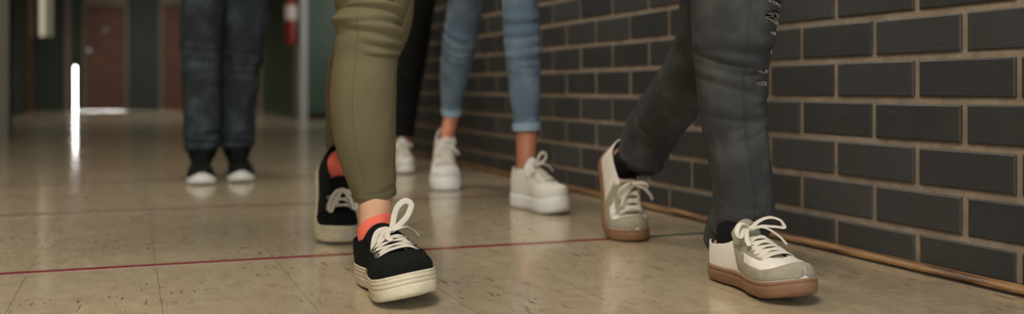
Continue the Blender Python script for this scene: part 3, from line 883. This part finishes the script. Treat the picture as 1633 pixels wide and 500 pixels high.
# heel side of the hem hangs behind the shoe
sock('sock', inner(kC, .009, shC, .034), .10, M['blacksock'], P2, dr=.002)
sock('sock', inner(kD, .009, shD, .034), .14, M['blacksock'], P2, dr=.003)
rowsE2 = [.46, .515, .57, .625, .675, .72]
for sh, front in ((shC, 1), (shD, 0)):
    up = common_shoe(sh, P2, 'sneaker', M['whiteleather'], M['gum'], M['grey_suede'], SOLE_CUP, rowsE2, .37, lw=.0085, tongue_top=.026 if front else .006)
    eyestays(sh, up, M['grey_suede'], v1=.66)
    for sg in (1, -1):
        # suede mudguard round the toe and its sweep up the side
        sh.patch('toe_guard', [(.50, sg*.98), (.60, sg*.98), (.70, sg*.98), (.80, sg*.98), (.88, sg*.98), (.94, sg*.98), (.98, sg*.98), (1.0, sg*.9), (1.0, -sg*.05)],
                 [(.46, sg*.86), (.58, sg*.74), (.70, sg*.70), (.79, sg*.68), (.855, sg*.60), (.905, sg*.46), (.93, sg*.28), (.94, sg*.12), (.94, -sg*.05)], M['grey_suede'], up, off=.0012, n=70)
        sh.patch('side_panel', [(.36, sg*.58), (.44, sg*.60), (.52, sg*.60)], [(.47, sg*.97), (.53, sg*.97), (.60, sg*.97)], M['grey_suede'], up, off=.0010, n=24)
    sh.loops(up, M['lace'], [
        ([tuple(c*(1 if front else .55) for c in q) for q in ((0,0,0), (-.014,.002,.012), (-.034,.006,.018), (-.052,.012,.012), (-.056,.016,.000), (-.040,.014,.002), (-.018,.006,.004), (-.002,.002,.001))], (0, .5, 1)),
        ([(0,0,0), (.014,.004,.010), (.028,.010,.010), (.038,.018,-.002), (.034,.022,-.010), (.020,.012,0), (.002,.002,.001)], (0, .5, 1)),
        ([(0,0,0), (-.020,.010,.002), (-.040,.022,-.012), (-.052,.030,-.028)], (0, .3, 1)),
        ([(0,0,0), (.016,.014,0), (.026,.030,-.012), (.030,.044,-.022)], (.2, .3, 1))], w=.0085, h=.0018, base=(.42, 0), off=.010)

# ---- 3. light blue jeans, white platform sneakers ----------------------
p = at(899, 342, 2.80)
P3 = empty('person', (at(780, 300, 3.2).x, at(780, 300, 3.2).y, 0), 'person in light blue ankle jeans with pale cuffs and white platform sneakers', 'person')
shE = Shoe(+1, L=.262, T=.046, Tt=.043, toe=(p.x, p.y), heading=.17, spring=.012, W=1.05, H=1.0)
p = at(712, 305, 3.457)
shF = Shoe(-1, L=.266, T=.046, Tt=.043, toe=(p.x, p.y), heading=-.26, bend=math.radians(38), spring=.006, W=1.17)
pathE = px_path([(840,208,3.02,20.5), (839,185,3.02,21), (838,160,3.01,23), (836,120,3.0,25.5), (833,80,2.98,27.5), (831,40,2.97,28), (829,0,2.96,29), (828,-40,2.96,32)])
pathF = px_path([(720,183,3.64,14), (720,165,3.63,15.5), (722,140,3.60,19), (727,100,3.54,23.5), (734,60,3.46,25.5), (741,20,3.40,27), (745,-15,3.36,30), (746,-45,3.36,33)])
hip = hip_of(pathE, pathF); hip.x = .78; hip.y = 3.10; hip.z = .95
kE, kF = list(pathE), list(pathF); sE = 1
extend(kE, hip, 1, kE[-1][3]); extend(kF, hip, -1, kF[-1][3])
fo = [(.19, -40, .009, 70, .0016, .010), (.215, -110, .009, 80, .002, -.012), (.24, -80, .012, 130, .004, 0), (.27, -90, .012, 130, .004, .004), (.30, -90, .012, 130, .004, 0), (.34, -90, .012, 130, .004, 0)]
rowsE_, LE, _ = leg_tube(kE, 220, 72, fo, wr=.0012, seed=20)
rowsF_, LF, _ = leg_tube(kF, 220, 72, [(s+.03, a, w, e, h, l) for s, a, w, e, h, l in fo], wr=.0012, seed=23)
tr3 = cloth_obj('jeans', [rowsE_, rowsF_], M['bluejean'], P3, extra=lambda b: seat_loft(b, hip))
for R_, L_ in ((rowsE_, LE), (rowsF_, LF)):
    band('cuff', R_, 0, hem_index(L_, .022), .003, M['bluecuff'], tr3)['label'] = 'pale turned-up denim cuff'
seam_line(rowsE_, int(72*.97), 8, 200, M['bluejean'], tr3, w=.004, h=.002)
body_mesh('body', P3, M['skin_tan'], [(inner(kE, .006, shE, .029), shE), (inner(kF, .005, shF, .0285), shF)], hip, voxel=.005)
for sh in (shE, shF):
    up = common_shoe(sh, P3, 'sneaker', M['whitecanvas'], M['whiterubber'], M['whitecanvas'], SOLE_PLAIN, [.46, .52, .58, .64, .69], .36, lw=.008, eyel=True)
    eyestays(sh, up, M['whitecanvas'])
    for sg in (1, -1):
        sh.patch('heel_tab', [(.01, sg*.64), (.05, sg*.68), (.10, sg*.72)], [(.01, sg*.98), (.05, sg*.98), (.10, sg*.98)], M['grey_suede'] if False else M['whiteleather'], up, off=.0010, n=20)
    sh.loops(up, M['lace'], [
        ([(0,0,0), (-.006,0,.016), (-.014,.002,.032), (-.026,.004,.034), (-.030,.006,.022), (-.018,.004,.008), (-.002,.002,.001)], (0, 1, .2)),
        ([(0,0,0), (.012,.006,.006), (.024,.014,.000), (.032,.022,-.014), (.026,.024,-.018), (.016,.012,-.002), (.002,.002,.001)], (.3, .5, 1)),
        ([(0,0,0), (-.018,.008,.004), (-.034,.016,-.004), (-.044,.022,-.018)], (0, .3, 1))], w=.008, h=.0018, base=(.43, 0), off=.009)

# ---- 4. black trousers, white shoes, half hidden -----------------------
p = at(651, 278, 4.14)
P4 = empty('person', (at(640, 240, 4.4).x, at(640, 240, 4.4).y, 0), 'person in narrow black trousers and white sneakers, half hidden behind the olive trouser leg', 'person')
shG = Shoe(-1, L=.25, T=.026, toe=(p.x, p.y), heading=-.06, bend=math.radians(10), spring=.010, W=1.0)
p = at(585, 262, 4.7)
shH = Shoe(+1, L=.25, T=.026, toe=(p.x, p.y), heading=.02, spring=.01)
shG.side = +1
pathG = px_path([(645,218,4.34,13.5), (646,200,4.34,15), (650,150,4.32,19), (657,100,4.28,21), (665,50,4.24,22), (671,0,4.2,23), (675,-40,4.2,26)])
pathH = px_path([(588,210,4.86,13), (588,190,4.85,14), (590,150,4.82,17), (594,100,4.76,19), (598,50,4.70,20), (602,0,4.64,21), (606,-40,4.62,24)])
hip = hip_of(pathG, pathH); hip.y = 4.55
kG, kH = list(pathG), list(pathH)
extend(kG, hip, 1, kG[-1][3]); extend(kH, hip, -1, kH[-1][3])
rowsG, LG, _ = leg_tube(kG, 160, 56, [(.28, -90, .012, 130, .003, 0), (.32, -90, .012, 130, .003, 0), (.36, -80, .012, 130, .003, 0)], wr=.0012, seed=30)
rowsH, LH, _ = leg_tube(kH, 160, 56, [], wr=.0012, seed=31)
cloth_obj('trousers', [rowsG, rowsH], M['blackcloth'], P4, extra=lambda b: seat_loft(b, hip))
body_mesh('body', P4, M['skin_tan'], [(inner(kG, .004, shG, .028), shG), (inner(kH, .004, shH, .028), shH)], hip, voxel=.006)
for sh in (shG, shH):
    up = common_shoe(sh, P4, 'sneaker', M['whitecanvas'], M['whiterubber'], M['whitecanvas'], SOLE_PLAIN, [.46, .52, .58, .64, .69], .36, lw=.008)
    eyestays(sh, up, M['whitecanvas'])
    sh.loops(up, M['lace'], [
        ([(0,0,0), (-.014,.006,.006), (-.030,.018,.000), (-.030,.026,-.008), (-.016,.012,0), (-.002,.002,.001)], (0, .5, 1)),
        ([(0,0,0), (.014,.006,.006), (.030,.018,.000), (.030,.026,-.008), (.016,.012,0), (.002,.002,.001)], (0, .5, 1))], w=.007, h=.0018, base=(.43, 0), off=.009)

# ---- 5. dark blue jeans, black trainers, far left ----------------------
P5 = empty('person', (at(353, 270, 3.85).x, at(353, 270, 3.85).y, 0), 'person on the left in faded dark blue jeans and black sneakers with white soles', 'person')
p = at(322, 296, 3.66); q = at(386, 292, 3.76)
shI = Shoe(-1, L=.275, T=.024, Tt=.024, toe=(p.x, p.y), heading=-.05, spring=.010, W=1.10, H=1.0)
shJ = Shoe(+1, L=.275, T=.024, Tt=.024, toe=(q.x, q.y), heading=-.02, spring=.010, W=1.10, H=1.0)
pathI = px_path([(322,238,3.88,26), (322,220,3.88,27.5), (322,190,3.88,28), (322,150,3.87,29), (321,110,3.86,30), (321,70,3.85,31.5), (322,30,3.84,33), (324,0,3.84,34), (325,-40,3.84,37)])
pathJ = px_path([(378,236,3.98,24), (378,218,3.98,26), (379,190,3.98,27), (381,150,3.97,29), (384,110,3.96,30.5), (388,70,3.95,32), (391,30,3.94,34), (393,0,3.94,36), (395,-40,3.94,38)])
hip = hip_of(pathI, pathJ); hip.y = 3.92
kI, kJ = list(pathI), list(pathJ)
extend(kI, hip, -1, kI[-1][3]); extend(kJ, hip, 1, kJ[-1][3])
fi = [(.015, -90, .010, 120, .005, .005), (.04, -70, .010, 120, .005, -.006), (.07, -100, .012, 120, .004, .01), (.32, -90, .014, 120, .004, .01), (.36, -80, .014, 120, .004, -.01), (.40, -90, .014, 120, .004, 0)]
rowsI, LI, _ = leg_tube(kI, 200, 72, fi, wr=.002, seed=40)
rowsJ, LJ, _ = leg_tube(kJ, 200, 72, fi, wr=.002, seed=42)
cloth_obj('jeans', [rowsI, rowsJ], M['darkjean'], P5, extra=lambda b: seat_loft(b, hip))
body_mesh('body', P5, M['skin'], [(inner(kI, .012, shI, .034), shI), (inner(kJ, .012, shJ, .034), shJ)], hip, voxel=.006)
for sh, kk in ((shI, kI), (shJ, kJ)):
    sock('sock', inner(kk, .012, sh, .036), .11, M['blacksock'], P5, dr=.007)
    up = common_shoe(sh, P5, 'sneaker', M['knit'], M['whiterubber'], M['knit'], SOLE_PLAIN, [.46, .53, .60, .67], .34, lw=.007, lace=M['knit'])
    # white rubber toe bumper
    for sg in (1, -1):
        sh.patch('toe_bumper', [(.90, sg*.99), (.96, sg*.99), (1.0, sg*.99), (1.0, sg*.78)], [(.90, sg*.96), (.965, sg*.88), (.993, sg*.7), (.997, sg*.4)], M['whiterubber'], up, off=.0012, n=24)

# ================================================================== LIGHT
def area(name, loc, rot, sx, sy, power, color=(1, 1, 1)):
    l = bpy.data.lights.new(name, 'AREA'); l.shape = 'RECTANGLE'; l.size = sx; l.size_y = sy; l.energy = power; l.color = color
    o = bpy.data.objects.new(name, l); COL.objects.link(o); o.location = loc; o.rotation_euler = rot; return o
area('ceiling_light', (-.25, .2, 2.74), (0, 0, 0), .5, 1.6, 40, (1, .91, .79))
area('ceiling_light', (.30, 3.4, 2.74), (0, 0, 0), .5, 1.4, 21, (1, .91, .79))
area('ceiling_light', (.30, 6.6, 2.74), (0, 0, 0), .8, 1.2, 4, (1, .92, .80))
for yy, pw in ((12.2, 7), (15.6, 11)):
    area('ceiling_light', (.30, yy, 2.74), (0, 0, 0), .8, 1.4, pw, (1, .96, .88)).data.spread = math.radians(110)  # unseen lamps added to brighten the far end, beams narrowed against floor glare
l_ = area('side_hall_fill', (3.4, 9.4, 1.7), (0, 0, 0), 1.6, 1.4, 26, (1, .98, .92))  # unseen fill added to brighten the far hall and left wall end
l_.rotation_euler = Vector((-.62, 1.0, -.06)).to_track_quat('-Z', 'Y').to_euler()
area('fill_behind', (.2, -5.8, 1.5), (PI/2, 0, 0), 1.6, 2.0, 110, (.84, .92, 1))  # broad fill added behind the camera for soft frontal light
w = bpy.data.worlds.new('world'); SC.world = w; w.use_nodes = True
w.node_tree.nodes['Background'].inputs[0].default_value = (.6, .65, .7, 1); w.node_tree.nodes['Background'].inputs[1].default_value = .15
